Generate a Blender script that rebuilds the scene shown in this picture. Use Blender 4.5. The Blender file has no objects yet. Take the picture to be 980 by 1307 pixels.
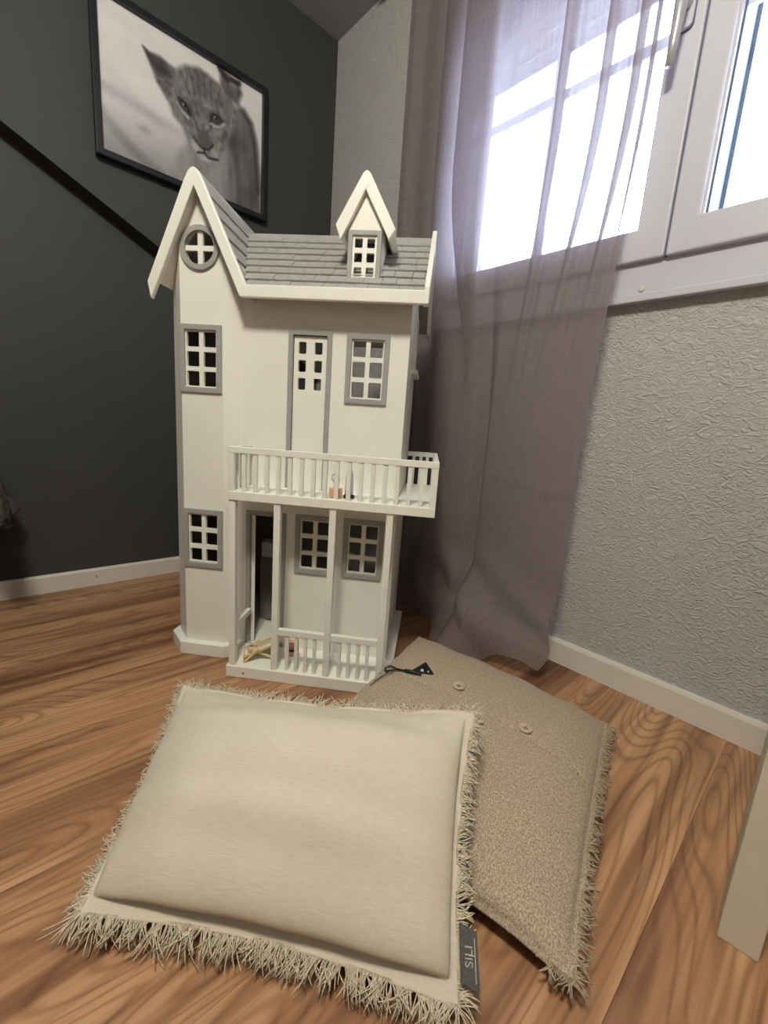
import bpy, bmesh, math, random
import numpy as np
from mathutils import Vector, Matrix
from mathutils.geometry import tessellate_polygon
random.seed(7)
SC = bpy.context.scene
COL = SC.collection
R = math.radians

# ---------------------------------------------------------------- camera
CAMX, CAMY, CAMZ = -1.08714, -1.63971, 0.58
yaw, pitch, roll = 0.814190, 0.191853, 0.0708363
fwd = Vector((math.cos(yaw)*math.cos(pitch), math.sin(yaw)*math.cos(pitch), -math.sin(pitch)))
rgt = Vector((math.sin(yaw), -math.cos(yaw), 0)); up = rgt.cross(fwd)
r2 = rgt*math.cos(roll) + up*math.sin(roll); u2 = up*math.cos(roll) - rgt*math.sin(roll)
cam = bpy.data.cameras.new('camera'); cam_o = bpy.data.objects.new('camera', cam); COL.objects.link(cam_o)
cam.sensor_fit = 'HORIZONTAL'; cam.sensor_width = 36.0; cam.lens = 36.0*546.24/980.0
cam.clip_start = 0.01
cam_o.matrix_world = Matrix(((r2.x, u2.x, -fwd.x, CAMX), (r2.y, u2.y, -fwd.y, CAMY), (r2.z, u2.z, -fwd.z, CAMZ), (0, 0, 0, 1)))
SC.camera = cam_o

# ---------------------------------------------------------------- daylight, lamp settings, exposure
SKY_STRENGTH = 11.5
LAMP_POS = (-1.28, -1.58, 1.85); LAMP_POWER = 80.0; LAMP_COLOR = (1.0, 0.945, 0.79)
world = bpy.data.worlds.new('World'); SC.world = world; world.use_nodes = True
bg = world.node_tree.nodes['Background']
bg.inputs['Color'].default_value = (0.70, 0.82, 1.0, 1); bg.inputs['Strength'].default_value = SKY_STRENGTH
vs = SC.view_settings
vs.view_transform = 'Standard'; vs.look = 'None'; vs.gamma = 1.0; vs.use_curve_mapping = False
vs.exposure = 0.12

# ---------------------------------------------------------------- materials
def mat(name, color, rough=0.5, spec=0.5, bump=None, vary=None, metal=0.0, sheen=0.0):
    """procedural: base colour with optional noise variation (scale, amount) and bump (scale, strength, distance)"""
    m = bpy.data.materials.new(name); m.use_nodes = True
    nt = m.node_tree; b = nt.nodes['Principled BSDF']
    b.inputs['Base Color'].default_value = (*color, 1); b.inputs['Roughness'].default_value = rough
    b.inputs['Specular IOR Level'].default_value = spec; b.inputs['Metallic'].default_value = metal
    if sheen: b.inputs['Sheen Weight'].default_value = sheen
    tc = nt.nodes.new('ShaderNodeTexCoord')
    if vary:
        n = nt.nodes.new('ShaderNodeTexNoise'); n.inputs['Scale'].default_value = vary[0]; n.inputs['Detail'].default_value = 4
        nt.links.new(tc.outputs['Object'], n.inputs['Vector'])
        r = nt.nodes.new('ShaderNodeMapRange'); r.inputs[1].default_value = .3; r.inputs[2].default_value = .7
        r.inputs[3].default_value = 1-vary[1]; r.inputs[4].default_value = 1+vary[1]
        nt.links.new(n.outputs['Fac'], r.inputs[0])
        mx = nt.nodes.new('ShaderNodeVectorMath'); mx.operation = 'SCALE'
        mx.inputs[0].default_value = color; nt.links.new(r.outputs[0], mx.inputs['Scale'])
        nt.links.new(mx.outputs[0], b.inputs['Base Color'])
    if bump:
        n = nt.nodes.new('ShaderNodeTexNoise'); n.inputs['Scale'].default_value = bump[0]; n.inputs['Detail'].default_value = 3
        nt.links.new(tc.outputs['Object'], n.inputs['Vector'])
        bp = nt.nodes.new('ShaderNodeBump'); bp.inputs['Strength'].default_value = bump[1]; bp.inputs['Distance'].default_value = bump[2]
        nt.links.new(n.outputs['Fac'], bp.inputs['Height']); nt.links.new(bp.outputs[0], b.inputs['Normal'])
    return m

class NG:
    """tiny node-graph helper"""
    def __init__(s, m): s.nt = m.node_tree
    def n(s, t, **kw):
        o = s.nt.nodes.new(t)
        for k, v in kw.items():
            if k == 'op': o.operation = v
            elif k == 'blend': o.data_type = 'RGBA'; o.blend_type = v
            else: o.inputs[k].default_value = v
        return o
    def l(s, a, b): s.nt.links.new(a, b)
    def math(s, op, a, b=None):
        o = s.nt.nodes.new('ShaderNodeMath'); o.operation = op
        for i, x in enumerate((a, b)):
            if x is None: continue
            if isinstance(x, (int, float)): o.inputs[i].default_value = x
            else: s.l(x, o.inputs[i])
        return o.outputs[0]
    def ramp(s, fac, stops):
        o = s.nt.nodes.new('ShaderNodeValToRGB'); e = o.color_ramp.elements
        while len(e) < len(stops): e.new(0.5)
        for k, (p, c) in enumerate(stops): e[k].position = p; e[k].color = (*c, 1)
        s.l(fac, o.inputs[0]); return o.outputs[0]
    def mix(s, fac, a, b, blend='MIX'):
        o = s.nt.nodes.new('ShaderNodeMix'); o.data_type = 'RGBA'; o.blend_type = blend
        for idx, x in ((0, fac), (6, a), (7, b)):
            if isinstance(x, (int, float)): o.inputs[idx].default_value = x
            elif isinstance(x, tuple): o.inputs[idx].default_value = (*x, 1)
            else: s.l(x, o.inputs[idx])
        return o.outputs[2]
    def noise(s, vec, scale, detail=3, rough=.5, dist=0):
        o = s.n('ShaderNodeTexNoise', Scale=scale, Detail=detail, Roughness=rough, Distortion=dist)
        s.l(vec, o.inputs['Vector']); return o.outputs['Fac']
    def mapping(s, vec, scale, loc=None):
        o = s.n('ShaderNodeMapping', Scale=scale); s.l(vec, o.inputs['Vector'])
        if loc is not None: s.l(loc, o.inputs['Location'])
        return o.outputs[0]

def wood_floor():
    m = bpy.data.materials.new('laminate_wood'); m.use_nodes = True; g = NG(m); b = m.node_tree.nodes['Principled BSDF']
    tc = g.n('ShaderNodeTexCoord'); oi = g.n('ShaderNodeObjectInfo')
    off = g.n('ShaderNodeVectorMath', op='SCALE'); off.inputs[0].default_value = (37., 19., 7.); g.l(oi.outputs['Random'], off.inputs['Scale'])
    v = g.n('ShaderNodeVectorMath', op='ADD'); g.l(tc.outputs['Object'], v.inputs[0]); g.l(off.outputs[0], v.inputs[1]); v = v.outputs[0]
    # contour figure (cathedral grain)
    c1 = g.noise(g.mapping(v, (1.25, 7.0, 1.0)), 1.0, 1.2, .35, .25)
    rings = g.math('SINE', g.math('MULTIPLY', c1, 215.0))
    rings = g.math('POWER', g.math('ADD', g.math('MULTIPLY', rings, .5), .5), 4.5)
    fine = g.noise(g.mapping(v, (3.0, 150.0, 1.0)), 1.0, 3)
    broad = g.noise(g.mapping(v, (.9, 9.0, 1.0)), 1.0, 3, .55, .4)
    streak = g.noise(g.mapping(v, (1.6, 42.0, 1.0)), 1.0, 3)
    base = g.ramp(broad, [(.34, (.20, .090, .050)), (.45, (.37, .195, .105)), (.57, (.51, .290, .155)), (.76, (.60, .365, .205))])
    base = g.mix(g.math('MULTIPLY', rings, .58), base, (.22, .105, .052))
    st = g.ramp(streak, [(.35, (.42, .34, .31)), (.52, (1, 1, 1)), (.75, (1.12, 1.10, 1.06))])
    base = g.mix(.75, base, st, 'MULTIPLY')
    fr = g.ramp(fine, [(.32, (.76, .72, .70)), (.55, (1, 1, 1))])
    base = g.mix(.7, base, fr, 'MULTIPLY')
    # knots
    vo = g.n('ShaderNodeTexVoronoi', Scale=1.0); g.l(g.mapping(v, (2.3, 6.0, 1.0)), vo.inputs['Vector'])
    mr = g.n('ShaderNodeMapRange'); mr.inputs[1].default_value = .13; mr.inputs[2].default_value = .05; g.l(vo.outputs['Distance'], mr.inputs[0]); kn = mr.outputs[0]
    sel = g.n('ShaderNodeSeparateColor'); g.l(vo.outputs['Color'], sel.inputs[0])
    kn = g.math('MULTIPLY', kn, g.math('GREATER_THAN', sel.outputs[0], .45))
    base = g.mix(g.math('MULTIPLY', kn, .6), base, (.13, .055, .03))
    tone = g.math('ADD', g.math('MULTIPLY', oi.outputs['Random'], .12), .95)
    sc = g.n('ShaderNodeVectorMath', op='SCALE'); g.l(base, sc.inputs[0]); g.l(tone, sc.inputs['Scale'])
    g.l(sc.outputs[0], b.inputs['Base Color'])
    b.inputs['Roughness'].default_value = .42; b.inputs['Specular IOR Level'].default_value = .35
    bp = g.n('ShaderNodeBump', Strength=.12, Distance=.001); g.l(streak, bp.inputs['Height']); g.l(bp.outputs[0], b.inputs['Normal'])
    return m

def wall_texture():
    m = bpy.data.materials.new('textured_taupe_wallpaper'); m.use_nodes = True; g = NG(m); b = m.node_tree.nodes['Principled BSDF']
    tc = g.n('ShaderNodeTexCoord'); v = tc.outputs['Object']
    a = g.noise(g.mapping(v, (55, 55, 85)), 1.0, 1.5, .5, 1.2)
    h = g.math('SMOOTH_MIN', g.math('ABSOLUTE', g.math('SUBTRACT', a, .5)), .12)
    f = g.noise(v, 420, 2)
    hh = g.math('ADD', g.math('MULTIPLY', h, 5.0), g.math('MULTIPLY', f, .25))
    bp = g.n('ShaderNodeBump', Strength=.8, Distance=.0042); g.l(hh, bp.inputs['Height']); g.l(bp.outputs[0], b.inputs['Normal'])
    b.inputs['Base Color'].default_value = (.49, .478, .47, 1); b.inputs['Roughness'].default_value = .85; b.inputs['Specular IOR Level'].default_value = .3
    return m

def linen(name, c0, c1, sx, sy, slub, bump=.35, spots=None):
    m = bpy.data.materials.new(name); m.use_nodes = True; g = NG(m); b = m.node_tree.nodes['Principled BSDF']
    tc = g.n('ShaderNodeTexCoord'); v = tc.outputs['UV']
    w = g.noise(g.mapping(v, (sx, sy, 1)), 1.0, 3, .6)      # weft slubs
    q = g.noise(g.mapping(v, (sy*1.4, sx*1.4, 1)), 1.0, 2, .5)  # warp
    fac = g.math('ADD', g.math('MULTIPLY', w, slub), g.math('MULTIPLY', q, 1-slub))
    col = g.ramp(fac, [(.36, c0), (.64, c1)])
    if spots:
        s = g.noise(g.mapping(v, (spots, spots, 1)), 1.0, 2, .6)
        col = g.mix(1.0, col, g.ramp(s, [(.36, (.62, .60, .57)), (.5, (1, 1, 1)), (.63, (1.38, 1.36, 1.32))]), 'MULTIPLY')
    g.l(col, b.inputs['Base Color'])
    b.inputs['Roughness'].default_value = .9; b.inputs['Specular IOR Level'].default_value = .15; b.inputs['Sheen Weight'].default_value = .15
    bp = g.n('ShaderNodeBump', Strength=bump, Distance=.001); g.l(fac, bp.inputs['Height']); g.l(bp.outputs[0], b.inputs['Normal'])
    return m

def sheer():
    m = bpy.data.materials.new('sheer_mauve_voile'); m.use_nodes = True; g = NG(m); nt = m.node_tree
    nt.nodes.remove(nt.nodes['Principled BSDF']); out = nt.nodes['Material Output']
    tc = g.n('ShaderNodeTexCoord'); v = tc.outputs['UV']
    w = g.noise(g.mapping(v, (14, 700, 1)), 1.0, 3); q = g.noise(g.mapping(v, (500, 10, 1)), 1.0, 3)
    weave = g.math('MULTIPLY', g.math('ADD', w, q), .5)
    cover = g.math('ADD', g.math('MULTIPLY', g.math('SUBTRACT', weave, .5), 1.1), .74)
    cover = g.math('MINIMUM', g.math('MAXIMUM', cover, 0.05), 1.0)
    col = (.262, .218, .212, 1)
    d = g.n('ShaderNodeBsdfDiffuse', Color=col); t = g.n('ShaderNodeBsdfTranslucent', Color=(.50, .45, .53, 1))
    a = g.n('ShaderNodeMixShader', Fac=.32); g.l(d.outputs[0], a.inputs[1]); g.l(t.outputs[0], a.inputs[2])
    tr = g.n('ShaderNodeBsdfTransparent'); mx = g.n('ShaderNodeMixShader'); g.l(cover, mx.inputs[0])
    g.l(tr.outputs[0], mx.inputs[1]); g.l(a.outputs[0], mx.inputs[2]); g.l(mx.outputs[0], out.inputs[0])
    return m

def glass():
    m = bpy.data.materials.new('window_glass'); m.use_nodes = True; g = NG(m); nt = m.node_tree
    nt.nodes.remove(nt.nodes['Principled BSDF']); out = nt.nodes['Material Output']
    tr = g.n('ShaderNodeBsdfTransparent'); gl = g.n('ShaderNodeBsdfGlossy', Roughness=.02)
    fr = g.n('ShaderNodeFresnel', IOR=1.3); mx = g.n('ShaderNodeMixShader')
    g.l(fr.outputs[0], mx.inputs[0]); g.l(tr.outputs[0], mx.inputs[1]); g.l(gl.outputs[0], mx.inputs[2]); g.l(mx.outputs[0], out.inputs[0])
    return m

def print_mat():
    m = bpy.data.materials.new('printed_photo_paper'); m.use_nodes = True; g = NG(m); b = m.node_tree.nodes['Principled BSDF']
    a = g.n('ShaderNodeVertexColor'); a.layer_name = 'ink'; g.l(a.outputs[0], b.inputs['Base Color'])
    b.inputs['Roughness'].default_value = .6; b.inputs['Specular IOR Level'].default_value = .25
    return m

def emit(name, color, s):
    m = bpy.data.materials.new(name); m.use_nodes = True; b = m.node_tree.nodes['Principled BSDF']
    b.inputs['Base Color'].default_value = (.9, .88, .84, 1); b.inputs['Emission Color'].default_value = (*color, 1); b.inputs['Emission Strength'].default_value = s
    return m

M = dict(
    charcoal=mat('charcoal_wall_paint', (.047, .049, .050), .62, .35, bump=(320, .25, .001), vary=(3, .06)),
    taupe=wall_texture(),
    ceiling=mat('ceiling_paint', (.36, .375, .41), .8, .2, bump=(60, .3, .002)),
    backwall=mat('pale_wall_paint', (.46, .43, .40), .8, .2, vary=(2, .04)),
    floor=wood_floor(),
    subfloor=mat('dark_joint', (.22, .12, .07), .8, .2, vary=(40, .1)),
    base=mat('white_skirting_lacquer', (.72, .69, .63), .35, .4, vary=(6, .03)),
    white=mat('white_house_paint', (.83, .825, .765), .42, .4, bump=(180, .06, .0006), vary=(9, .02)),
    grey=mat('grey_trim_paint', (.335, .34, .325), .5, .35, vary=(30, .04)),
    shingle=mat('grey_shingle_paint', (.36, .355, .34), .6, .3, bump=(140, .35, .0012), vary=(22, .10)),
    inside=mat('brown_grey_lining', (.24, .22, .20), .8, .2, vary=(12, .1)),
    upvc=mat('white_window_plastic', (.57, .57, .65), .32, .45, vary=(4, .02)),
    gasket=mat('grey_rubber_gasket', (.10, .12, .20), .6, .3, vary=(60, .1)),
    return_tint=mat('skylight_cyan_frame_return', (.016, .050, .055), .35, .5, vary=(8, .03)),  # cyan skylight on the white frame return, put into the base colour
    shutter=mat('grey_shutter_slat', (.42, .41, .42), .5, .4, vary=(8, .03)),
    chrome=mat('satin_silver_handle', (.50, .50, .55), .32, .5, metal=.35, vary=(40, .04)),
    frame=mat('black_frame_lacquer', (.012, .013, .018), .35, .45, vary=(30, .1)),
    paper=print_mat(),
    linen1=linen('beige_slub_linen', (.56, .50, .40), (.63, .575, .475), 26, 230, .75, .18),
    linen2=linen('taupe_tweed_linen', (.30, .235, .17), (.46, .375, .285), 60, 160, .5, .5, spots=230),
    fringe1=mat('beige_yarn', (.56, .50, .385), .9, .1, vary=(300, .25)),
    fringe2=mat('taupe_yarn', (.36, .285, .205), .9, .1, vary=(300, .25)),
    button=mat('taupe_horn_button', (.46, .37, .28), .4, .4, vary=(120, .15)),
    hole=mat('dark_button_hole', (.05, .04, .03), .8, .1, vary=(80, .1)),
    black=mat('black_card', (.016, .015, .014), .45, .3, vary=(90, .1)),
    ink=mat('white_print_ink', (.85, .85, .83), .6, .2, vary=(90, .03)),
    label=mat('dark_grey_woven_label', (.085, .082, .075), .8, .15, vary=(400, .2)),
    labelink=mat('grey_woven_thread', (.40, .39, .36), .8, .15, vary=(400, .15)),
    sheer=sheer(), glass=glass(),
    pine=mat('pale_pine', (.66, .50, .28), .55, .3, vary=(60, .15)),
    canvas=mat('cream_toy_canvas', (.74, .70, .58), .85, .15, bump=(500, .4, .0006), vary=(80, .06)),
    peach=mat('peach_wood', (.60, .36, .24), .6, .3, vary=(80, .12)),
    toywhite=mat('white_toy_plastic', (.74, .74, .78), .35, .4, vary=(60, .03)),
    furn=mat('cream_furniture_lacquer', (.62, .58, .47), .45, .35, bump=(300, .05, .0004), vary=(10, .03)),
    throw=mat('grey_fleece', (.085, .078, .070), .95, .1, bump=(260, 1.0, .004), vary=(60, .5)),
    throwpink=mat('pale_pink_fleece', (.34, .26, .24), .95, .1, bump=(260, .8, .003), vary=(80, .2)),
    mattress=mat('dark_grey_bed_fabric', (.06, .06, .065), .9, .1, vary=(30, .2)),
    lampshade=emit('opal_lamp_glass', (1.0, .86, .66), 1.5),
    rail=mat('white_rail_metal', (.7, .7, .7), .4, .4, vary=(10, .03)),
    screw=mat('white_screw_cap', (.62, .61, .62), .4, .4, vary=(100, .05)),
)

# ---------------------------------------------------------------- geometry helpers
def obj(name, data, m=None, parent=None, smooth=False, bevel=0):
    """data = (verts, faces) or a mesh"""
    if isinstance(data, bpy.types.Mesh): me = data
    else:
        me = bpy.data.meshes.new(name); me.from_pydata([tuple(v) for v in data[0]], [], [tuple(f) for f in data[1]]); me.update()
        if m: me.materials.append(m)
        if smooth:
            for p in me.polygons: p.use_smooth = True
    o = bpy.data.objects.new(name, me); COL.objects.link(o)
    if parent: o.parent = parent
    if bevel:
        b = o.modifiers.new('bevel', 'BEVEL'); b.width = bevel; b.segments = 2; b.limit_method = 'ANGLE'; b.angle_limit = R(40)
    return o
def tag(o, label=None, cat=None, group=None, kind=None):
    for k, v in (('label', label), ('category', cat), ('group', group), ('kind', kind)):
        if v: o[k] = v
    return o
def empty(name, loc=(0, 0, 0), rz=0, parent=None):
    o = bpy.data.objects.new(name, None); COL.objects.link(o); o.location = loc; o.rotation_euler = (0, 0, rz); o.empty_display_size = .05
    if parent: o.parent = parent
    return o
def box(x0, x1, y0, y1, z0, z1):
    x0, x1 = sorted((x0, x1)); y0, y1 = sorted((y0, y1)); z0, z1 = sorted((z0, z1))
    v = [(x, y, z) for z in (z0, z1) for y in (y0, y1) for x in (x0, x1)]
    return v, [(0, 2, 3, 1), (4, 5, 7, 6), (0, 1, 5, 4), (2, 6, 7, 3), (0, 4, 6, 2), (1, 3, 7, 5)]
def join(*parts):
    V, F = [], []
    for v, f in parts:
        n = len(V); V += list(v); F += [tuple(i+n for i in q) for q in f]
    return V, F
def xf(d, mtx): return [tuple(mtx @ Vector(v)) for v in d[0]], d[1]
def rr(x0, z0, x1, z1, r=0, n=4):
    if r <= 0: return [(x0, z0), (x1, z0), (x1, z1), (x0, z1)]
    out = []
    for cx, cz, a in ((x1-r, z0+r, -90), (x1-r, z1-r, 0), (x0+r, z1-r, 90), (x0+r, z0+r, 180)):
        for k in range(n+1):
            t = R(a+90*k/n); out.append((cx+r*math.cos(t), cz+r*math.sin(t)))
    return out
def circle(cx, cz, r, n=32): return [(cx+r*math.cos(2*math.pi*k/n), cz+r*math.sin(2*math.pi*k/n)) for k in range(n)]
def plate(outer, holes, th, org, U, V):
    """flat plate with holes, front face through org, normal U x V, body of thickness th behind it"""
    org, U, V = Vector(org), Vector(U), Vector(V); N = U.cross(V).normalized()
    def area(p): return sum(p[i-1][0]*p[i][1]-p[i][0]*p[i-1][1] for i in range(len(p)))/2
    loops = [outer if area(outer) > 0 else outer[::-1]] + [h if area(h) < 0 else h[::-1] for h in holes]
    flat = [q for L in loops for q in L]
    tris = tessellate_polygon([[Vector((a, b, 0)) for a, b in L] for L in loops])
    n = len(flat); verts = [org+U*a+V*b for a, b in flat] + [org+U*a+V*b-N*th for a, b in flat]
    faces = []
    for t in tris:
        a, b, c = [flat[i] for i in t]
        s = (b[0]-a[0])*(c[1]-a[1])-(c[0]-a[0])*(b[1]-a[1])
        if abs(s) < 1e-14: continue
        if s < 0: t = (t[0], t[2], t[1])
        faces.append(tuple(t)); faces.append((t[2]+n, t[1]+n, t[0]+n))
    k = 0
    for L in loops:
        c = len(L)
        for i in range(c):
            a, b = k+i, k+(i+1) % c
            faces.append((b, a, a+n, b+n))
        k += c
    return verts, faces
def tube(pts, r, n=6, closed=False):
    pts = [Vector(p) for p in pts]; rs = r if isinstance(r, (list, tuple)) else [r]*len(pts)
    V, F = [], []
    ref = Vector((.3, .2, .93))
    for i, p in enumerate(pts):
        d = (pts[min(i+1, len(pts)-1)]-pts[max(i-1, 0)]).normalized()
        a = d.cross(ref); a = a.normalized() if a.length > 1e-5 else Vector((1, 0, 0)); b = d.cross(a)
        for k in range(n):
            t = 2*math.pi*k/n; V.append(p+(a*math.cos(t)+b*math.sin(t))*rs[i])
    for i in range(len(pts)-1):
        for k in range(n):
            F.append((i*n+k, i*n+(k+1) % n, (i+1)*n+(k+1) % n, (i+1)*n+k))
    F.append(tuple(range(n))[::-1]); F.append(tuple((len(pts)-1)*n+k for k in range(n)))
    return V, F
def bar(a, b, w, h):
    """rectangular bar between two points"""
    a, b = Vector(a), Vector(b); d = (b-a).normalized(); s = d.cross(Vector((0, 0, 1)))
    s = s.normalized() if s.length > 1e-5 else Vector((1, 0, 0)); t = s.cross(d)
    V = [p+s*i*w/2+t*j*h/2 for p in (a, b) for i, j in ((-1, -1), (1, -1), (1, 1), (-1, 1))]
    return V, [(0, 1, 2, 3), (7, 6, 5, 4), (0, 4, 5, 1), (1, 5, 6, 2), (2, 6, 7, 3), (3, 7, 4, 0)]
def lathe(prof, n=24):
    V, F = [], []
    for r, z in prof:
        for k in range(n): V.append((r*math.cos(2*math.pi*k/n), r*math.sin(2*math.pi*k/n), z))
    for i in range(len(prof)-1):
        for k in range(n): F.append((i*n+k, i*n+(k+1) % n, (i+1)*n+(k+1) % n, (i+1)*n+k))
    F.append(tuple(range(n))[::-1]); F.append(tuple((len(prof)-1)*n+k for k in range(n)))
    return V, F
def text_mesh(s, size):
    c = bpy.data.curves.new('text', 'FONT'); c.body = s; c.size = size; c.extrude = size*.01; c.align_x = 'CENTER'; c.align_y = 'CENTER'
    o = bpy.data.objects.new('text', c); COL.objects.link(o)
    me = bpy.data.meshes.new_from_object(o.evaluated_get(bpy.context.evaluated_depsgraph_get()))
    bpy.data.objects.remove(o); bpy.data.curves.remove(c)
    return me
X, Y, Z = Vector((1, 0, 0)), Vector((0, 1, 0)), Vector((0, 0, 1))

# ---------------------------------------------------------------- the room
RX, RY, H = -3.2, -3.4, 1.98
LEDGE = .060
floor = tag(obj('floor', box(RX, 0, RY, 0, -.05, -.008), M['subfloor']), kind='structure')
PW, PL, G = .2655, 1.36, .00015
def plank_mesh(length):
    c = .0004
    L, W = length/2-G, PW/2-G
    V = [(sx*L, sy*W, -.008) for sx, sy in ((-1, -1), (1, -1), (1, 1), (-1, 1))]
    V += [(sx*L, sy*W, -c*.6) for sx, sy in ((-1, -1), (1, -1), (1, 1), (-1, 1))]
    V += [(sx*(L-c), sy*(W-c), 0) for sx, sy in ((-1, -1), (1, -1), (1, 1), (-1, 1))]
    F = [(3, 2, 1, 0), (8, 9, 10, 11)] + [(i, (i+1) % 4, (i+1) % 4+4, i+4) for i in range(4)] + [(i+4, (i+1) % 4+4, (i+1) % 4+8, i+8) for i in range(4)]
    me = bpy.data.meshes.new('plank'); me.from_pydata(V, [], F); me.update(); me.materials.append(M['floor']); return me
pm = {}
row = 0; y = .0175
while y > RY+.02:
    yc = y-PW/2; xs = -[1.15, 1.35, 1.22, 1.32, 1.18, 1.27][row % 6]; x = 0.0; first = True
    while x > RX+.01:
        x2 = max(RX, xs if first else x-PL); first = False
        L = round(x-x2, 4)
        if L not in pm: pm[L] = plank_mesh(L)
        p = obj('plank', pm[L], parent=floor); p.location = ((x+x2)/2, yc, 0); x = x2
    y -= PW; row += 1

lz = lambda x: 1.0857-(x+.640)*.4992
ledge_poly = [(-2.431, H), (0, lz(0)), (0, H)]
tag(obj('wall_left', join(box(RX, .25, 0, .12, -.05, H), plate([(0, lz(0)), (0, H), (-2.431, H)], [], LEDGE, (0, -LEDGE, 0), X, Z)), M['charcoal']), kind='structure')
WY0, WY1, WZ0, WZ1 = -1.985, -.615, .889, 1.88       # fixed window frame outline on the window wall
tag(obj('wall_right', plate(rr(0, -.05, -RY, H), [rr(-WY1+.012, WZ0+.012, -WY0-.012, WZ1-.012)], .26, (0, 0, 0), -Y, Z), M['taupe']), kind='structure')
tag(obj('wall_back', box(RX, .26, RY-.1, RY, -.05, H), M['backwall']), kind='structure')
tag(obj('wall_side', box(RX-.1, RX, RY-.1, .12, -.05, H), M['backwall']), kind='structure')
tag(obj('ceiling', box(RX-.1, .26, RY-.1, .12, H, H+.08), M['ceiling']), kind='structure')
def baseboard(name, prof, length, mtx):
    n = len(prof); V = [(0, a, b) for a, b in prof]+[(length, a, b) for a, b in prof]
    F = [(i, (i+1) % n, (i+1) % n+n, i+n) for i in range(n)]+[tuple(range(n))[::-1], tuple(range(n, 2*n))]
    return tag(obj(name, xf((V, F), mtx), M['base']), kind='structure')
bl = baseboard('baseboard_left', [(0, 0), (-.012, 0), (-.012, .051), (-.008, .056), (0, .057)], -RX, Matrix.Translation((RX, 0, 0)))
br = baseboard('baseboard_right', [(0, 0), (.012, 0), (.012, .056), (.009, .064), (0, .064)], -RY-.02, Matrix.Rotation(R(-90), 4, 'Z') @ Matrix.Scale(-1, 4, (0, 1, 0)) if False else Matrix(((0, -1, 0, 0), (-1, 0, 0, -.012), (0, 0, 1, 0), (0, 0, 0, 1))))
nh = obj('nail_hole', lathe([(.0025, 0), (.002, .0008)], 10), M['hole'], bl); nh.matrix_local = Matrix.Translation((-.846, -.0118, .030)) @ Matrix.Rotation(R(90), 4, 'X')

# ---------------------------------------------------------------- window
win = tag(empty('window_1', (0, -1.3, .9)), kind='structure')
inv = Matrix.Translation((0, 1.3, -.9))
def W(name, d, m, parent=win, **k):
    return obj(name, xf(d, inv) if parent is win or True else d, m, parent, **k)
YZ = lambda y0, z0, y1, z1, r=0: rr(-y1, z0, -y0, z1, r)     # rectangle in (-y, z) wall coordinates
W('fixed_frame', plate(YZ(WY0, WZ0, WY1, WZ1), [YZ(-1.93, .985, -1.33, 1.80), YZ(-1.27, .985, -.70, 1.80)], .075, (-.020, 0, 0), -Y, Z), M['upvc'], bevel=.003)
W('frame_lip', box(-.026, -.018, WY0, WY1, WZ0-.002, WZ0+.014), M['upvc'], bevel=.002)
def sash(y0, y1, g0, g1, handle):
    z0, z1, gz0, gz1 = .967, 1.825, 1.031, 1.765
    s = W('sash', plate(YZ(y0, z0, y1, z1), [YZ(g0, gz0, g1, gz1)], .060, (-.034, 0, 0), -Y, Z), M['upvc'], bevel=.004)
    b = .004
    W('glazing_bead', plate(YZ(g0, gz0, g1, gz1), [YZ(g0+b, gz0+b, g1-b, gz1-b)], .012, (-.020, 0, 0), -Y, Z), M['upvc'], s)
    W('gasket', plate(YZ(g0+b-.001, gz0+b-.001, g1-b+.001, gz1-b+.001), [YZ(g0+b+.003, gz0+b+.003, g1-b-.003, gz1-b-.003)], .003, (-.007, 0, 0), -Y, Z), M['gasket'], s)
    W('pane', box(-.004, .002, g0+b, g1-b, gz0+b, gz1-b), M['glass'], s)
    ym = (g0+g1)/2
    for k in (0, 1):
        if k == 0: W('glazing_bar', box(.0035, .0115, ym-.011, ym+.011, gz0+b, gz1-b), M['upvc'], s)
        else:
            W('glazing_bar', box(.003, .012, g0+b, g1-b, 1.395-.011, 1.395+.011), M['upvc'], s)
    return s
s1 = sash(-1.301, -.672, -1.242, -.742, True)
s2 = sash(-1.930, -1.3045, -1.866, -1.352, False)
W('weatherseal', box(-.029, -.01, -1.3042, -1.3013, .968, 1.82), M['gasket'])
# handle on the left sash
hy, hz = -1.268, 1.405
hb = W('handle', plate(rr(-hy-.0145, hz-.037, -hy+.0145, hz+.037, .008), [], .009, (-.043, 0, 0), -Y, Z), M['upvc'], s1, bevel=.002)
W('handle_base_rim', plate(rr(-hy-.0158, hz-.0385, -hy+.0158, hz+.0385, .009), [], .003, (-.0372, 0, 0), -Y, Z), M['gasket'], s1)
W('neck', xf(lathe([(.011, 0), (.010, .012), (.009, .022)], 16), Matrix.Translation((-.043, hy, hz)) @ Matrix.Rotation(R(-90), 4, 'Y')), M['chrome'], s1, smooth=True)
W('lever', join(tube([(-.066, hy, hz+.014), (-.070, hy, hz), (-.072, hy, hz-.03), (-.073, hy+.001, hz-.07), (-.073, hy+.002, hz-.112)], [.010, .0115, .0105, .0088, .0075], 12)), M['chrome'], s1, smooth=True)
sc = W('screw_cap', xf(lathe([(.0065, 0), (.0065, .0015), (.0045, .003)], 16), Matrix.Translation((-.0205, -1.2666, .9135)) @ Matrix.Rotation(R(-90), 4, 'Y')), M['screw'])
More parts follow.
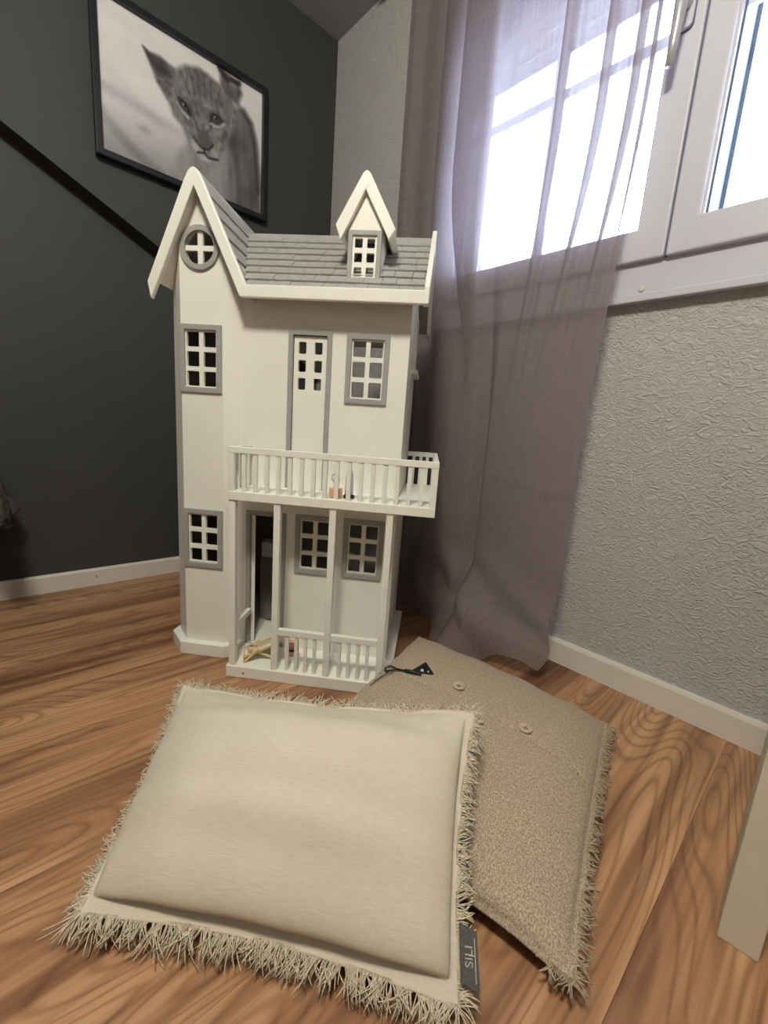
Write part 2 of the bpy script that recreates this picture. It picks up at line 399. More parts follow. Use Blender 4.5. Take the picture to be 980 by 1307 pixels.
# outside: frame return tinted for skylight, its seal, half lowered shutters
W('frame_return', box(.013, .100, -1.352, -1.256, .90, 1.88), M['return_tint'])
W('return_seal', box(.1002, .1075, -1.3575, -1.250, .90, 1.555), M['gasket'])
def shutter(y0, y1, label):
    sh = tag(empty('roller_shutter', (.105, (y0+y1)/2, 1.56)), label, 'shutter', 'roller shutters outside the window')
    for k in range(8):
        z0 = 1.560+k*.040
        v = [(a, b) for a, b in ((-.005, 0), (.004, .002), (.007, .018), (.004, .036), (-.005, .038), (-.001, .018))]
        n = len(v); V = [(a, (y0-y1)/2, b+z0-1.56) for a, b in v]+[(a, (y1-y0)/2, b+z0-1.56) for a, b in v]
        obj('slat', (V, [(i, i+n, (i+1) % n+n, (i+1) % n) for i in range(n)]+[tuple(range(n)), tuple(range(n, 2*n))[::-1]]), M['shutter'], sh)
    return sh
shutter(-1.253, -.625, 'grey roller shutter half lowered outside the window pane behind the curtain')
shutter(-1.975, -1.354, 'grey roller shutter half lowered outside the uncovered window pane')
# portals: sampling aids over the real opening
for (y0, y1) in ((-1.27, -.70), (-1.93, -1.33)):
    L = bpy.data.lights.new('window_portal', 'AREA'); L.shape = 'RECTANGLE'; L.size = y1-y0; L.size_y = .58; L.cycles.is_portal = True
    o = bpy.data.objects.new('window_portal', L); COL.objects.link(o); o.parent = win
    o.matrix_local = inv @ (Matrix.Translation((.075, (y0+y1)/2, 1.27)) @ Matrix(((0, 0, 1, 0), (1, 0, 0, 0), (0, 1, 0, 0), (0, 0, 0, 1))))

# ---------------------------------------------------------------- ceiling lamp (behind the camera)
lamp = tag(empty('ceiling_lamp', (LAMP_POS[0], LAMP_POS[1], H)), 'round opal ceiling lamp above the camera', 'lamp')
obj('canopy', lathe([(.10, -.02), (.10, 0)], 32), M['rail'], lamp)
obj('lamp_shade', lathe([(.02, -.095), (.09, -.085), (.145, -.055), (.15, -.022), (.10, -.0201)], 32), M['lampshade'], lamp, smooth=True)
L = bpy.data.lights.new('lamp_bulb', 'POINT'); L.energy = LAMP_POWER; L.color = LAMP_COLOR; L.shadow_soft_size = .13
o = bpy.data.objects.new('lamp_bulb', L); COL.objects.link(o); o.parent = lamp; o.location = (0, 0, LAMP_POS[2]-H)

# ---------------------------------------------------------------- dollhouse
TH = R(-48.9)
OX, OY = -0.723, -0.765
house = tag(empty('dollhouse', (OX, OY, 0), TH), 'tall white wooden dollhouse with grey shingle roof, balcony and pointed gables', 'dollhouse')
def HP(name, d, m, parent=house, **k): return obj(name, d, m, parent, **k)
FR = lambda o, h, th, y: plate(o, h, th, (0, y, 0), X, Z)            # plate facing the front (-y)
SR = lambda o, h, th, x: plate(o, h, th, (x, 0, 0), Y, Z)            # plate facing right (+x), coordinates (y, z)
TY, MY, BK = .085, .110, .405      # tower front, main front wall, back of the house
TL, TR_, ML, MR = -.143, -.046, -.186, .356
P0 = .028
GAB = 2.157; APX, APZ = -.094, 1.066
roofz = lambda x: APZ-.013-GAB*abs(x-APX)
# plinths
def prism(poly, z0, z1):
    n = len(poly); V = [(a, b, z0) for a, b in poly]+[(a, b, z1) for a, b in poly]
    return V, [tuple(range(n))[::-1], tuple(range(n, 2*n))]+[(i, (i+1) % n, (i+1) % n+n, i+n) for i in range(n)]
HP('tower_plinth', prism([(-.20, BK), (-.20, .118), (-.150, .068), (-.040, .068), (0.0, .100), (0.0, BK)], 0, .032), M['white'], bevel=.002)
HP('porch_plinth', prism([(0, 0), (.376, 0), (.376, BK), (.0, BK), (0, .10)], 0, P0), M['white'], bevel=.002)
HP('plinth_peg', xf(lathe([(.0028, 0), (.0028, .0006)], 12), Matrix.Translation((.042, -.0002, .013)) @ Matrix.Rotation(R(90), 4, 'X')), M['inside'])
# window units (frame ring + white glazing grid)
def pane_holes(x0, z0, x1, z1, nx, nz, bw, r=.002):
    w = (x1-x0-bw*(nx-1))/nx; h = (z1-z0-bw*(nz-1))/nz
    return [rr(x0+i*(w+bw), z0+j*(h+bw), x0+i*(w+bw)+w, z0+j*(h+bw)+h, r, 3) for i in range(nx) for j in range(nz)]
def window_unit(x0, z0, x1, z1, y, fw=.0115, edge=.004):
    f = HP('window_frame', FR(rr(x0, z0, x1, z1), [rr(x0+fw, z0+fw, x1-fw, z1-fw)], .010, y-.005), M['grey'], bevel=.0012)
    a = (x0+fw-.001, z0+fw-.001, x1-fw+.001, z1-fw+.001)
    HP('glazing_bars', FR(rr(*a), pane_holes(a[0]+edge, a[1]+edge, a[2]-edge, a[3]-edge, 2, 3, .010), .007, y+.0005), M['white'], f)
    return (x0+fw, z0+fw, x1-fw, z1-fw)
TW = [(-.1445, .630, -.0485, .773), (-.1435, .224, -.0475, .366)]
MW = [(.221, .629, .3145, .775), (.120, .226, .2145, .369), (.2355, .227, .330, .370)]
hw = [window_unit(*w, TY) for w in TW]; hm = [window_unit(*w, MY) for w in MW]
CC = (-.096, .9235)
towpoly = [(TL, .030), (TR_, .030), (TR_, roofz(TR_)), (APX, roofz(APX)), (TL, roofz(TL))]
HP('tower_front', FR(towpoly, [rr(*h) for h in hw]+[circle(*CC, .034)], .010, TY), M['white'])
rw = HP('round_window_frame', FR(circle(*CC, .0430, 40), [circle(*CC, .0325, 40)], .010, TY-.006), M['grey'], bevel=.0015)
cross = join(FR(rr(CC[0]-.0055, CC[1]-.034, CC[0]+.0055, CC[1]+.034), [], .007, TY), FR(rr(CC[0]-.034, CC[1]-.0050, CC[0]+.034, CC[1]+.0050), [], .0068, TY+.0001))
HP('glazing_bars', cross, M['white'], rw)
# bay cheeks (chamfers)
def cheek(name, a, b, za, zb):
    a, b = Vector((*a, 0)), Vector((*b, 0)); U = (b-a).normalized(); L = (b-a).length
    return HP(name, plate([(0, .030), (L, .030), (L, zb), (0, za)], [], .009, a, U, Z), M['white'])
cheek('tower_cheek', (ML, .130), (TL, TY), roofz(ML), roofz(TL))
cheek('tower_cheek', (TR_, TY), (-.006, .1135), roofz(TR_), .885)
HP('side_wall', plate([(-BK, .0), (-.130, 0), (-.130, roofz(ML)), (-BK, roofz(ML))], [], .009, (ML, 0, 0), -Y, Z), M['white'])
# main front wall with doors
D1 = (.010, P0, .086, .358); D2 = (.1025, .428, .1785, .7665)
HP('main_wall', FR(rr(-.020, P0, MR, .845), [rr(*h) for h in hm]+[rr(D1[0], D1[1]+.0005, D1[2], D1[3]), rr(*D2)], .010, MY), M['white'])
def door_frame(d, fw=.0105, low=True):
    x0, z0, x1, z1 = d
    return HP('door_frame', FR([(x0-fw, z0), (x0, z0), (x0, z1), (x1, z1), (x1, z0), (x1+fw, z0), (x1+fw, z1+fw), (x0-fw, z1+fw)], [], .011, MY-.005), M['grey'], bevel=.0012)
door_frame(D1); door_frame(D2)
def door_leaf(d):
    w, h = d[2]-d[0]-.003, d[3]-d[1]-.003
    holes = []
    for cx in (.0095+.009, w-.0185):
        for cz in (h-.024, h-.062, h-.100): holes.append(rr(cx-.0085, cz-.0125, cx+.0085, cz+.0125, .0025, 3))
    return plate(rr(0, 0, w, h), holes, .008, (0, 0, 0), X, Z)
d2 = HP('door', door_leaf(D2), M['white'], bevel=.0008); d2.location = (D2[0]+.0012, MY+.002, D2[1]+.0015)
d1 = HP('door', door_leaf(D1), M['white'], bevel=.0008); d1.location = (D1[0]+.008, MY+.008, D1[1]+.0025); d1.rotation_euler = (0, 0, R(112))
# right wall with gable, side window
RGY, RGZ = .265, 1.027
SLP = (RGZ-.850)/(RGY-.060)
HP('gable_wall', SR([(MY+.0005, P0), (BK, P0), (BK, .86), (RGY, RGZ-.02), (MY+.0005, .878)], [rr(.245, .735, .325, .845)], .010, MR), M['white'])
sw = HP('side_window_frame', SR(rr(.235, .725, .335, .855), [rr(.246, .736, .324, .844)], .009, MR+.006), M['white'], bevel=.0012)
HP('glazing_bars', SR(rr(.244, .734, .326, .846), pane_holes(.248, .738, .322, .842, 2, 3, .009), .006, MR-.001), M['white'], sw)
HP('side_window_sill', box(MR-.001, MR+.016, .228, .342, .714, .7245), M['white'], bevel=.0015)
# floors, lining and added dark back sheets inside
HP('upper_floor', box(ML+.009, MR-.010, MY+.012, BK, .404, .416), M['white'])
HP('attic_floor', box(ML+.009, MR-.010, MY+.012, BK, .800, .812), M['white'])
HP('dark_back_sheet', box(-.17, .15, BK-.006, BK-.001, P0, .404), M['inside'])  # added dark sheet, gives the shade seen through the open door
for z0, z1 in ((.034, .404), (.416, .800)):
    HP('wall_lining', box(ML+.0095, ML+.0115, .142, BK, z0, z1), M['inside'])
    HP('wall_lining', box(MR-.0125, MR-.0105, MY+.013, BK, z0, z1), M['inside'])
HP('wall_lining', box(ML+.0095, ML+.0115, .142, BK, .812, .850), M['inside'])
HP('dark_attic_sheet', FR([(ML+.01, .812), (MR-.012, .812), (MR-.012, .86), (-.02, .86), (APX, roofz(APX)-.02), (ML+.01, roofz(ML)-.01)], [], .004, BK-.006), M['inside'])  # dark sheet standing in for attic shade behind the dormer panes
# fascia: gable bargeboard that runs on into the eave board
def round_apex(l, a, r_, t=.16, n=6):
    p0 = (a[0]+(l[0]-a[0])*t, a[1]+(l[1]-a[1])*t); p2 = (a[0]+(r_[0]-a[0])*t, a[1]+(r_[1]-a[1])*t)
    return [((1-s)**2*p0[0]+2*s*(1-s)*a[0]+s*s*p2[0], (1-s)**2*p0[1]+2*s*(1-s)*a[1]+s*s*p2[1]) for s in [k/n for k in range(n+1)]]
ap = (APX, APZ+.012)
fas = [(-.190, .814), (-.0925, 1.0265), (.0035, .8245), (.386, .8255), (.386, .851), (.0165, .849)]
fas += round_apex((-.1965, .846), ap, (.0165, .849))[::-1] + [(-.1965, .846)]
HP('fascia_board', FR(fas, [], .012, .055), M['white'], bevel=.0018)
# main roof
roof = HP('roof', join(
    ([(.012, .064, .838), (.384, .064, .838), (.384, RGY, RGZ-.008), (-.085, RGY, RGZ-.008),
      (.012, .064, .828), (.384, .064, .828), (.384, RGY, RGZ-.024), (-.085, RGY, RGZ-.024)],
     [(0, 1, 2, 3), (7, 6, 5, 4), (0, 4, 5, 1), (1, 5, 6, 2), (2, 6, 7, 3), (3, 7, 4, 0)]),
    ([(-.085, RGY, RGZ-.008), (.384, RGY, RGZ-.008), (.384, .448, .866), (-.085, .448, .866),
      (-.085, RGY, RGZ-.022), (.384, RGY, RGZ-.022), (.384, .448, .850), (-.085, .448, .850)],
     [(0, 1, 2, 3), (7, 6, 5, 4), (0, 4, 5, 1), (1, 5, 6, 2), (2, 6, 7, 3), (3, 7, 4, 0)])), M['shingle'])
sh_me = {}
def shingle(parent, a, u, v, w, l):
    """lower-left corner a, unit across u, unit up-slope v"""
    key = (round(w, 3), round(l, 3))
    if key not in sh_me:
        d = ([(0, 0, 0), (w, 0, 0), (w, l, 0), (0, l, 0), (0, 0, .0050), (w, 0, .0050), (w, l, .0012), (0, l, .0012)],
             [(0, 3, 2, 1), (4, 5, 6, 7), (0, 1, 5, 4), (1, 2, 6, 5), (2, 3, 7, 6), (3, 0, 4, 7)])
        me = bpy.data.meshes.new('shingle'); me.from_pydata(d[0], [], d[1]); me.update(); me.materials.append(M['shingle']); sh_me[key] = me
    n = u.cross(v)
    o = obj('shingle', sh_me[key], parent=parent)
    o.matrix_local = Matrix(((u.x, v.x, n.x, a.x), (u.y, v.y, n.y, a.y), (u.z, v.z, n.z, a.z), (0, 0, 0, 1)))
    return o
def courses(parent, org, u, v, width, length, rows, skip=None, left=None):
    st = length/rows; u = u.normalized(); v = v.normalized(); n = u.cross(v)
    for r in range(rows):
        s = left(r/rows) if left else 0.0; first = True
        while s < width-.004:
            w = random.choice((.026, .030, .034, .038))
            if first: w *= random.choice((.5, .8, 1)); first = False
            w = min(w, width-s)
            if not (skip and skip(s, s+w, r*st)):
                a = org+u*s+v*(r*st)+n*random.uniform(0, .0009)
                shingle(parent, a, u, v, w-.0009, st*1.04)
            s += w
sv = Vector((0, RGY-.060, RGZ-.850))
courses(roof, Vector((-.080, .064, .8435)), X, sv, .460, sv.length-.004, 8, left=lambda f: max(0, .088-.102*f*.9))
HP('ridge_cap', box(-.085, .384, RGY-.004, RGY+.004, RGZ-.012, RGZ-.002), M['shingle'])
# gable trim on the right end of the main roof
HP('gable_trim', SR([(.0555, .826), (.0555, .858), (RGY, RGZ+.016), (.446, .874), (.454, .838), (.430, .845), (RGY, RGZ-.028), (.080, .826)], [], .010, .390), M['white'], bevel=.0012)
# tower roof
def slope_slab(x0, z0, x1, z1, y0, y1, t):
    d = Vector((x1-x0, 0, z1-z0)).normalized(); n = Vector((-d.z, 0, d.x)); n = n if n.z > 0 else -n
    a, b = Vector((x0, 0, z0)), Vector((x1, 0, z1))
    V = [a+Y*y0, b+Y*y0, b+Y*y1, a+Y*y1]; V += [p-n*t for p in V]
    return V, [(0, 1, 2, 3), (7, 6, 5, 4), (0, 4, 5, 1), (1, 5, 6, 2), (2, 6, 7, 3), (3, 7, 4, 0)]
troof = HP('tower_roof', slope_slab(APX, APZ-.006, .008, APZ-.006-GAB*.102, .066, .40, .012), M['shingle'])
HP('tower_roof_slope', slope_slab(APX, APZ-.006, -.190, APZ-.006-GAB*.096, .066, .40, .010), M['white'])
tv = Vector((APX-.018, 0, GAB*(.018-APX)))       # up-slope on the right side
courses(troof, Vector((.014, .068, APZ-.003-GAB*.108)), Y, Vector((-1, 0, GAB)), .335, .243, 6,
        skip=lambda a, b, t: False)
# dormer
DY, DA = .112, (.2460, 1.088)
dpoly = [(.2125, .862), (.2825, .862), (.2825, .976), (.246, 1.055), (.2125, .976)]
HP('dormer_front', FR(dpoly, [rr(.224, .886, .271, .964)], .008, DY), M['white'])
dw = HP('window_frame', FR(rr(.2125, .874, .2825, .9755), [rr(.222, .884, .273, .966)], .009, DY-.005), M['grey'], bevel=.0012)
HP('glazing_bars', FR(rr(.2215, .8835, .2735, .9665), pane_holes(.2265, .8885, .2685, .9615, 2, 3, .0095), .006, DY-.0005), M['white'], dw)
for x in (.2125, .2765): HP('dormer_cheek', box(x, x+.006, DY+.001, .215, .862, .985), M['white'])
HP('dormer_gable_wall', FR([(.2125, .9765), (.2825, .9765), (.246, 1.055)], [], .002, DY-.0012), M['white'])
df = [(.1985, .953), (.2455, 1.0455), (.2975, .956), (.3105, .975)]
df += round_apex((.187, .981), DA, (.3105, .975))[::-1]+[(.187, .981)]
HP('dormer_bargeboard', FR(df, [], .012, .098), M['white'], bevel=.0018)
dro = HP('dormer_roof', slope_slab(.246, 1.076, .3085, .972, .109, .245, .014), M['white'])
HP('dormer_roof', slope_slab(.246, 1.076, .188, .977, .109, .245, .014), M['white'])
# porch posts, balcony, railings
BZ0, BZ1, RT = .4105, .4300, .5225
for x in (.006, .1045, .2235, .3425):
    HP('porch_post', box(x, x+.0145, .003, .0175, P0, BZ0), M['white'], bevel=.0012)
deck = HP('balcony_deck', prism([(.005, .0), (.440, 0), (.440, .385), (MR+.0005, .385), (MR+.0005, MY-.0005), (.005, MY-.0005)], BZ0, BZ1), M['white'], bevel=.0015)
rail = HP('balcony_railing', join(box(.005, .440, .0005, .0115, RT-.013, RT), box(.005, .0175, .001, .0110, BZ1, RT-.013), box(.4265, .4398, .001, .0110, BZ1, RT-.013),
      box(.429, .4395, .0115, .385, RT-.013, RT), box(.4275, .4390, .374, .384, BZ1, RT-.013), box(MR+.001, .429, .374, .3845, RT-.013, RT),
      box(.0055, .0160, .0115, MY-.006, RT-.013, RT)), M['white'], bevel=.001)
bm_ = bpy.data.meshes.new('baluster'); d = box(-.0042, .0042, -.0035, .0035, BZ1-.0005, RT-.0128); bm_.from_pydata(d[0], [], d[1]); bm_.update(); bm_.materials.append(M['white'])
for k in range(16):
    o = obj('baluster', bm_, parent=rail); o.location = (.0385+k*.02465, .006, 0)
for k in range(14):
    o = obj('baluster', bm_, parent=rail); o.location = (.434, .034+k*.0245, 0)
for x in (.375, .395, .413):
    o = obj('baluster', bm_, parent=rail); o.location = (x, .379, 0)
for y in (.035, .060, .085):
    o = obj('baluster', bm_, parent=rail); o.location = (.0108, y, 0)
bm2 = bpy.data.meshes.new('baluster_low'); d = box(-.0036, .0036, -.0033, .0033, P0-.0005, .1135); bm2.from_pydata(d[0], [], d[1]); bm2.update(); bm2.materials.append(M['white'])
for x0, x1 in ((.119, .2235), (.238, .3425)):
    pr_ = HP('porch_railing', box(x0, x1, .0045, .0160, .113, .1275), M['white'], bevel=.001)
    for k in range(4):
        o = obj('baluster', bm2, parent=pr_); o.location = (x0+(x1-x0)*(k+1)/5, .0100, 0)
HP('porch_side_rail', box(.0055, .0165, .0175, MY-.0055, .111, .124), M['white'], bevel=.001)

# ---------------------------------------------------------------- toys in and on the dollhouse
HM = Matrix.Translation((OX, OY, 0)) @ Matrix.Rotation(TH, 4, 'Z')
def hl(x, y, z): return tuple(HM @ Vector((x, y, z)))
dc = tag(empty('toy_deck_chair', hl(.062, .052, P0+.0005), TH+R(20)), 'tiny pale wood deck chair with cream sling on the dollhouse porch', 'toy chair')
# long back rails, crossing seat rails and cross bars
for s in (-1, 1):
    obj('back_rail', bar((-.038, s*.019, .012), (.050, s*.019, .046), .004, .0045), M['pine'], dc)
    obj('leg_rail', bar((-.030, s*.0150, .0300), (.034, s*.0150, .0022), .004, .0045), M['pine'], dc)
    obj('front_leg', bar((-.036, s*.0225, .0022), (-.004, s*.0225, .030), .0036, .004), M['pine'], dc)
for x, z in ((-.036, .0022), (.034, .0022), (.049, .0455), (-.036, .0125)):
    obj('cross_bar', bar((x, -.024, z), (x, .024, z), .004, .004), M['pine'], dc)
pts = [(-.034, .0145), (-.022, .0150), (-.008, .0165), (.006, .0215), (.024, .031), (.048, .0465)]
V = [(x, s*.0180, z+.0030) for x, z in pts for s in (-1, 1)]+[(x, s*.0180, z+.0015) for x, z in pts for s in (-1, 1)]
n = len(pts)*2
F = [(2*i, 2*i+2, 2*i+3, 2*i+1) for i in range(len(pts)-1)]+[(2*i+n+1, 2*i+3+n, 2*i+2+n, 2*i+n) for i in range(len(pts)-1)]
for s in (0, 1): F += [((2*i+s), (2*i+s+n), (2*i+2+s+n), (2*i+2+s))[::1 if s == 0 else -1] for i in range(len(pts)-1)]
obj('sling', (V, F), M['canvas'], dc, smooth=True)
# little peach box with white uprights on the balcony
tf = tag(empty('toy_figure', hl(.2430, .034, BZ1+.0005), TH+R(12)), 'tiny white toy with peach box behind the balcony railing', 'toy')
obj('box', box(-.028, .000, -.010, .010, 0, .019), M['peach'], tf, bevel=.001)
obj('body', lathe([(.0085, 0.001), (.0095, .012), (.0085, .030), (.0075, .043), (.005, .052), (.002, .055)], 16), M['toywhite'], tf, smooth=True).location = (.0135, 0, .006)
obj('head', xf(lathe([(.003, 0), (.0085, .004), (.0092, .009), (.0075, .015), (.002, .019)], 16), Matrix.Translation((-.016, 0, .032))), M['toywhite'], tf, smooth=True)
obj('stem', tube([(-.016, 0, .021), (-.016, 0, .034)], .004, 8), M['toywhite'], tf)
for x in (.006, .021): obj('wheel', xf(lathe([(.0045, -.003), (.0045, .003)], 14), Matrix.Translation((x, -.010, .0047)) @ Matrix.Rotation(R(90), 4, 'X')), M['hole'], tf)
tb = tag(empty('toy_block', hl(.142, .052, P0+.0005), TH+R(10)), 'tiny peach wooden toy standing on the porch behind the low railing', 'toy')
obj('block', box(-.011, .011, -.008, .008, .014, .050), M['peach'], tb, bevel=.001)
obj('base', box(-.012, .012, -.009, .009, 0, .0135), M['toywhite'], tb, bevel=.001)
obj('stripe', box(-.0113, .0113, -.0086, .0083, .026, .032), M['hole'], tb)
ts = tag(empty('toy_cupboard', hl(.014, .255, .0330), TH), 'small dark toy cupboard with white basin seen through the open dollhouse door', 'toy')
obj('cupboard', box(-.030, .030, -.020, .020, 0, .182), M['inside'], ts, bevel=.002)
obj('basin', prism([(-.026, -.024), (.026, -.024), (.030, .016), (-.030, .016)], .1825, .224), M['toywhite'], ts, bevel=.003)

# ---------------------------------------------------------------- picture
px0, px1, pz0, pz1 = -.7800, -.3070, 1.2854, 1.6541
pic = tag(empty('framed_picture', ((px0+px1)/2, -LEDGE, pz0-.017)), 'black framed black and white lion cub photograph hanging on charcoal wall', 'picture')
cx, cz = (px0+px1)/2, pz0-.017
inn = rr(px0-cx, pz0-cz, px1-cx, pz1-cz); fo = rr(px0-cx-.0165, 0, px1-cx+.0165, pz1-cz+.0165)
obj('frame', plate(fo, [inn], .024, (0, -.0265, 0), X, Z), M['frame'], pic, bevel=.0015)
obj('backing', box(px0-cx-.01, px1-cx+.01, -.010, -.002, .006, pz1-cz+.010), M['frame'], pic)
def paint_cub(nx, nz):
    u, v = np.meshgrid(np.linspace(0, 1, nx), np.linspace(0, 1, nz), indexing='xy')
    asp = .467/.365; rng = np.random.RandomState(3)
    def noise(fx, fz):
        g = rng.rand(int(fz)+2, int(fx)+2); x = u*fx; z = v*fz
        i = np.minimum(x.astype(int), int(fx)); j = np.minimum(z.astype(int), int(fz)); a = x-i; b = z-j; a = a*a*(3-2*a); b = b*b*(3-2*b)
        return (g[j, i]*(1-a)+g[j, i+1]*a)*(1-b)+(g[j+1, i]*(1-a)+g[j+1, i+1]*a)*b
    def poly(pts, soft):
        P = np.array(pts)*[asp, 1]; x, z = u*asp, v; inside = np.zeros(u.shape, bool); d = np.full(u.shape, 9.)
        for k in range(len(P)):
            a, b = P[k-1], P[k]; e = b-a
            t = np.clip(((x-a[0])*e[0]+(z-a[1])*e[1])/(e@e), 0, 1)
            d = np.minimum(d, np.hypot(x-a[0]-t*e[0], z-a[1]-t*e[1]))
            c = (a[1] > z) != (b[1] > z); xx = a[0]+(z-a[1])/(e[1]+1e-12)*e[0]; inside ^= c & (x < xx)
        s = np.where(inside, d, -d); return np.clip(s/soft*.5+.5, 0, 1)
    def line(pts, w):
        P = np.array(pts)*[asp, 1]; x, z = u*asp, v; d = np.full(u.shape, 9.)
        for k in range(1, len(P)):
            a, b = P[k-1], P[k]; e = b-a; t = np.clip(((x-a[0])*e[0]+(z-a[1])*e[1])/(e@e), 0, 1)
            d = np.minimum(d, np.hypot(x-a[0]-t*e[0], z-a[1]-t*e[1]))
        return np.clip(1.3-d/w, 0, 1)
    def blob(cu, cv, ru, rv, ang=0, p=1.0):
        x, z = (u-cu)*asp, v-cv; c, s = math.cos(ang), math.sin(ang)
        q = ((x*c+z*s)/ru)**2+((-x*s+z*c)/rv)**2; return np.exp(-q*p)
    def over(im, m, val): return im*(1-m)+val*m
    diag = v*1.0-u*.10
    im = .80-.18*np.clip(.55-diag, 0, 1)/.55-.13*np.clip(.35-v-.2*u, 0, 1)/.35+.05*(noise(5, 9)-.5)
    im += .07
    im -= .05*blob(.10, .92, .55, .05, -.15)*.6+.10*blob(.10, .42, .5, .04, -.12)+.12*blob(.23, .27, .05, .03)+.10*line([(.0, .26), (.15, .10), (.30, .0)], .05)+.03*line([(.05, .55), (.3, .36)], .06)
    # body
    body = poly([(.40, -.1), (.385, .06), (.42, .21), (.50, .34), (.60, .30), (.70, .5), (.76, .70), (.82, .80), (.87, .79), (.925, .725), (.962, .58), (.99, .26), (1.02, -.1)], .03)
    bt = .54-.16*np.clip((u-.66)/.2, 0, 1)+.10*(noise(26, 8)-.5)+.06*(noise(60, 6)-.5)
    im = over(im, body, bt); im = over(im, .55*body*blob(.68, .17, .07, .2), .66); im = over(im, .5*body*blob(.46, .12, .05, .15), .66)
    im = over(im, .7*body*blob(.785, .50, .05, .10), .22); im = over(im, .7*body*line([(.86, .78), (.93, .70), (.965, .5), (.98, .2)], .035), .20)
    im = over(im, .35*body*line([(.82, .4), (.83, 0)], .03), .20); im = over(im, .3*body*line([(.92, .4), (.93, 0)], .03), .22)
    # ears
    er = poly([(.695, 1.0), (.74, 1.0), (.826, .975), (.852, .906), (.826, .80), (.74, .80), (.70, .86)], .02)
    im = over(im, er, .36+.14*(noise(40, 30)-.5)); im = over(im, .8*line([(.695, .99), (.75, .94), (.80, .96), (.83, .97)], .025), .13); im = over(im, .6*er*blob(.78, .93, .03, .02), .62)
    el = poly([(.236, .825), (.27, .812), (.33, .825), (.417, .80), (.45, .68), (.40, .57), (.362, .556), (.305, .64), (.268, .75)], .015)
    im = over(im, el, .37+.16*(noise(50, 40)-.5)); im = over(im, .75*el*line([(.236, .82), (.29, .76), (.35, .74)], .05), .20)
    # head
    head = poly([(.365, .575), (.40, .70), (.42, .80), (.477, .868), (.562, .905), (.63, .895), (.70, .87), (.78, .81), (.818, .736), (.80, .62), (.762, .52), (.70, .35), (.64, .25), (.555, .235), (.488, .329), (.452, .42), (.398, .468)], .02)
    ht = .46+.16*(noise(70, 26)-.5)+.14*(noise(34, 30)-.5)+.07*(noise(16, 12)-.5)
    im = over(im, head, ht)
    im = over(im, .45*head*blob(.57, .80, .09, .11), .30); im = over(im, .4*head*blob(.72, .74, .07, .08), .32)
    for a, b in (((.50, .86), (.535, .70)), ((.545, .88), (.565, .70)), ((.59, .88), (.60, .72)), ((.64, .87), (.635, .73)), ((.455, .80), (.50, .68)), ((.70, .84), (.675, .72))):
        im = over(im, .40*head*line([a, b], .010), .22)
    im = over(im, .5*head*blob(.44, .70, .04, .05), .52); im = over(im, .45*head*blob(.43, .50, .04, .06), .55)
    im = over(im, .8*head*line([(.425, .575), (.455, .535), (.49, .505)], .014), .78)
    im = over(im, .8*head*line([(.635, .545), (.68, .550), (.725, .595)], .013), .80)
    im = over(im, .5*head*blob(.57, .58, .035, .12, .25), .43)
    # muzzle, nose, mouth, chin
    im = over(im, .9*head*blob(.530, .32, .055, .05), .74); im = over(im, .8*head*blob(.66, .335, .05, .05), .68); im = over(im, .9*head*blob(.60, .255, .06, .03), .78)
    nose = poly([(.553, .455), (.615, .482), (.648, .40), (.615, .345), (.578, .335), (.535, .37)], .02)
    im = over(im, nose, .34); im = over(im, .75*line([(.522, .385), (.55, .35), (.578, .335), (.62, .345), (.648, .395)], .011), .14)
    im = over(im, .9*line([(.590, .335), (.592, .305), (.546, .285)], .009), .14); im = over(im, .9*line([(.592, .305), (.616, .280), (.683, .300)], .010), .15)
    im = over(im, .5*line([(.555, .45), (.535, .50), (.52, .54)], .012), .24); im = over(im, .45*line([(.62, .48), (.64, .54)], .012), .22)
    im = over(im, .5*head*blob(.735, .50, .03, .035), .22)
    # eyes
    for c, ru, rv, ang in (((.468, .572), .050, .027, -.55), ((.668, .602), .046, .033, .10)):
        im = over(im, np.clip(1.6*blob(*c, ru*1.25, rv*1.3, ang, 1.6), 0, 1), .14)
        im = over(im, np.clip(1.5*blob(*c, ru*.62, rv*.72, ang, 1.5), 0, 1), .40)
        im = over(im, np.clip(1.6*blob(c[0]+.004, c[1]+.004, .011, .012, 0, 1.4), 0, 1), .07)
        im = over(im, np.clip(blob(c[0]-.006, c[1]+.012, .005, .005), 0, 1), .75)
    im = over(im, .8*line([(.432, .612), (.475, .600), (.505, .535)], .009), .10)
    im = over(im, .8*line([(.632, .56), (.645, .625), (.69, .635), (.715, .61)], .008), .12)
    im += .03*(noise(110, 90)-.5)
    return np.clip(im, .04, .92)
NXP, NZP = 200, 156
ink = paint_cub(NXP, NZP)
xs_ = np.linspace(px0-cx-.001, px1-cx+.001, NXP); zs_ = np.linspace(pz0-cz-.001, pz1-cz+.001, NZP)
V = [(x, -.0125, z) for z in zs_ for x in xs_]
F = [(j*NXP+i, j*NXP+i+1, (j+1)*NXP+i+1, (j+1)*NXP+i) for j in range(NZP-1) for i in range(NXP-1)]
po = obj('photo_print', (V, F), M['paper'], pic)
att = po.data.color_attributes.new('ink', 'FLOAT_COLOR', 'POINT')
g_ = ink.ravel(); lin = np.where(g_ <= .04045, g_/12.92, ((g_+.055)/1.055)**2.4)
rgba = np.stack([lin*1.0, lin*.985, lin*1.0, np.ones_like(lin)], 1).astype(np.float32)
att.data.foreach_set('color', rgba.ravel())

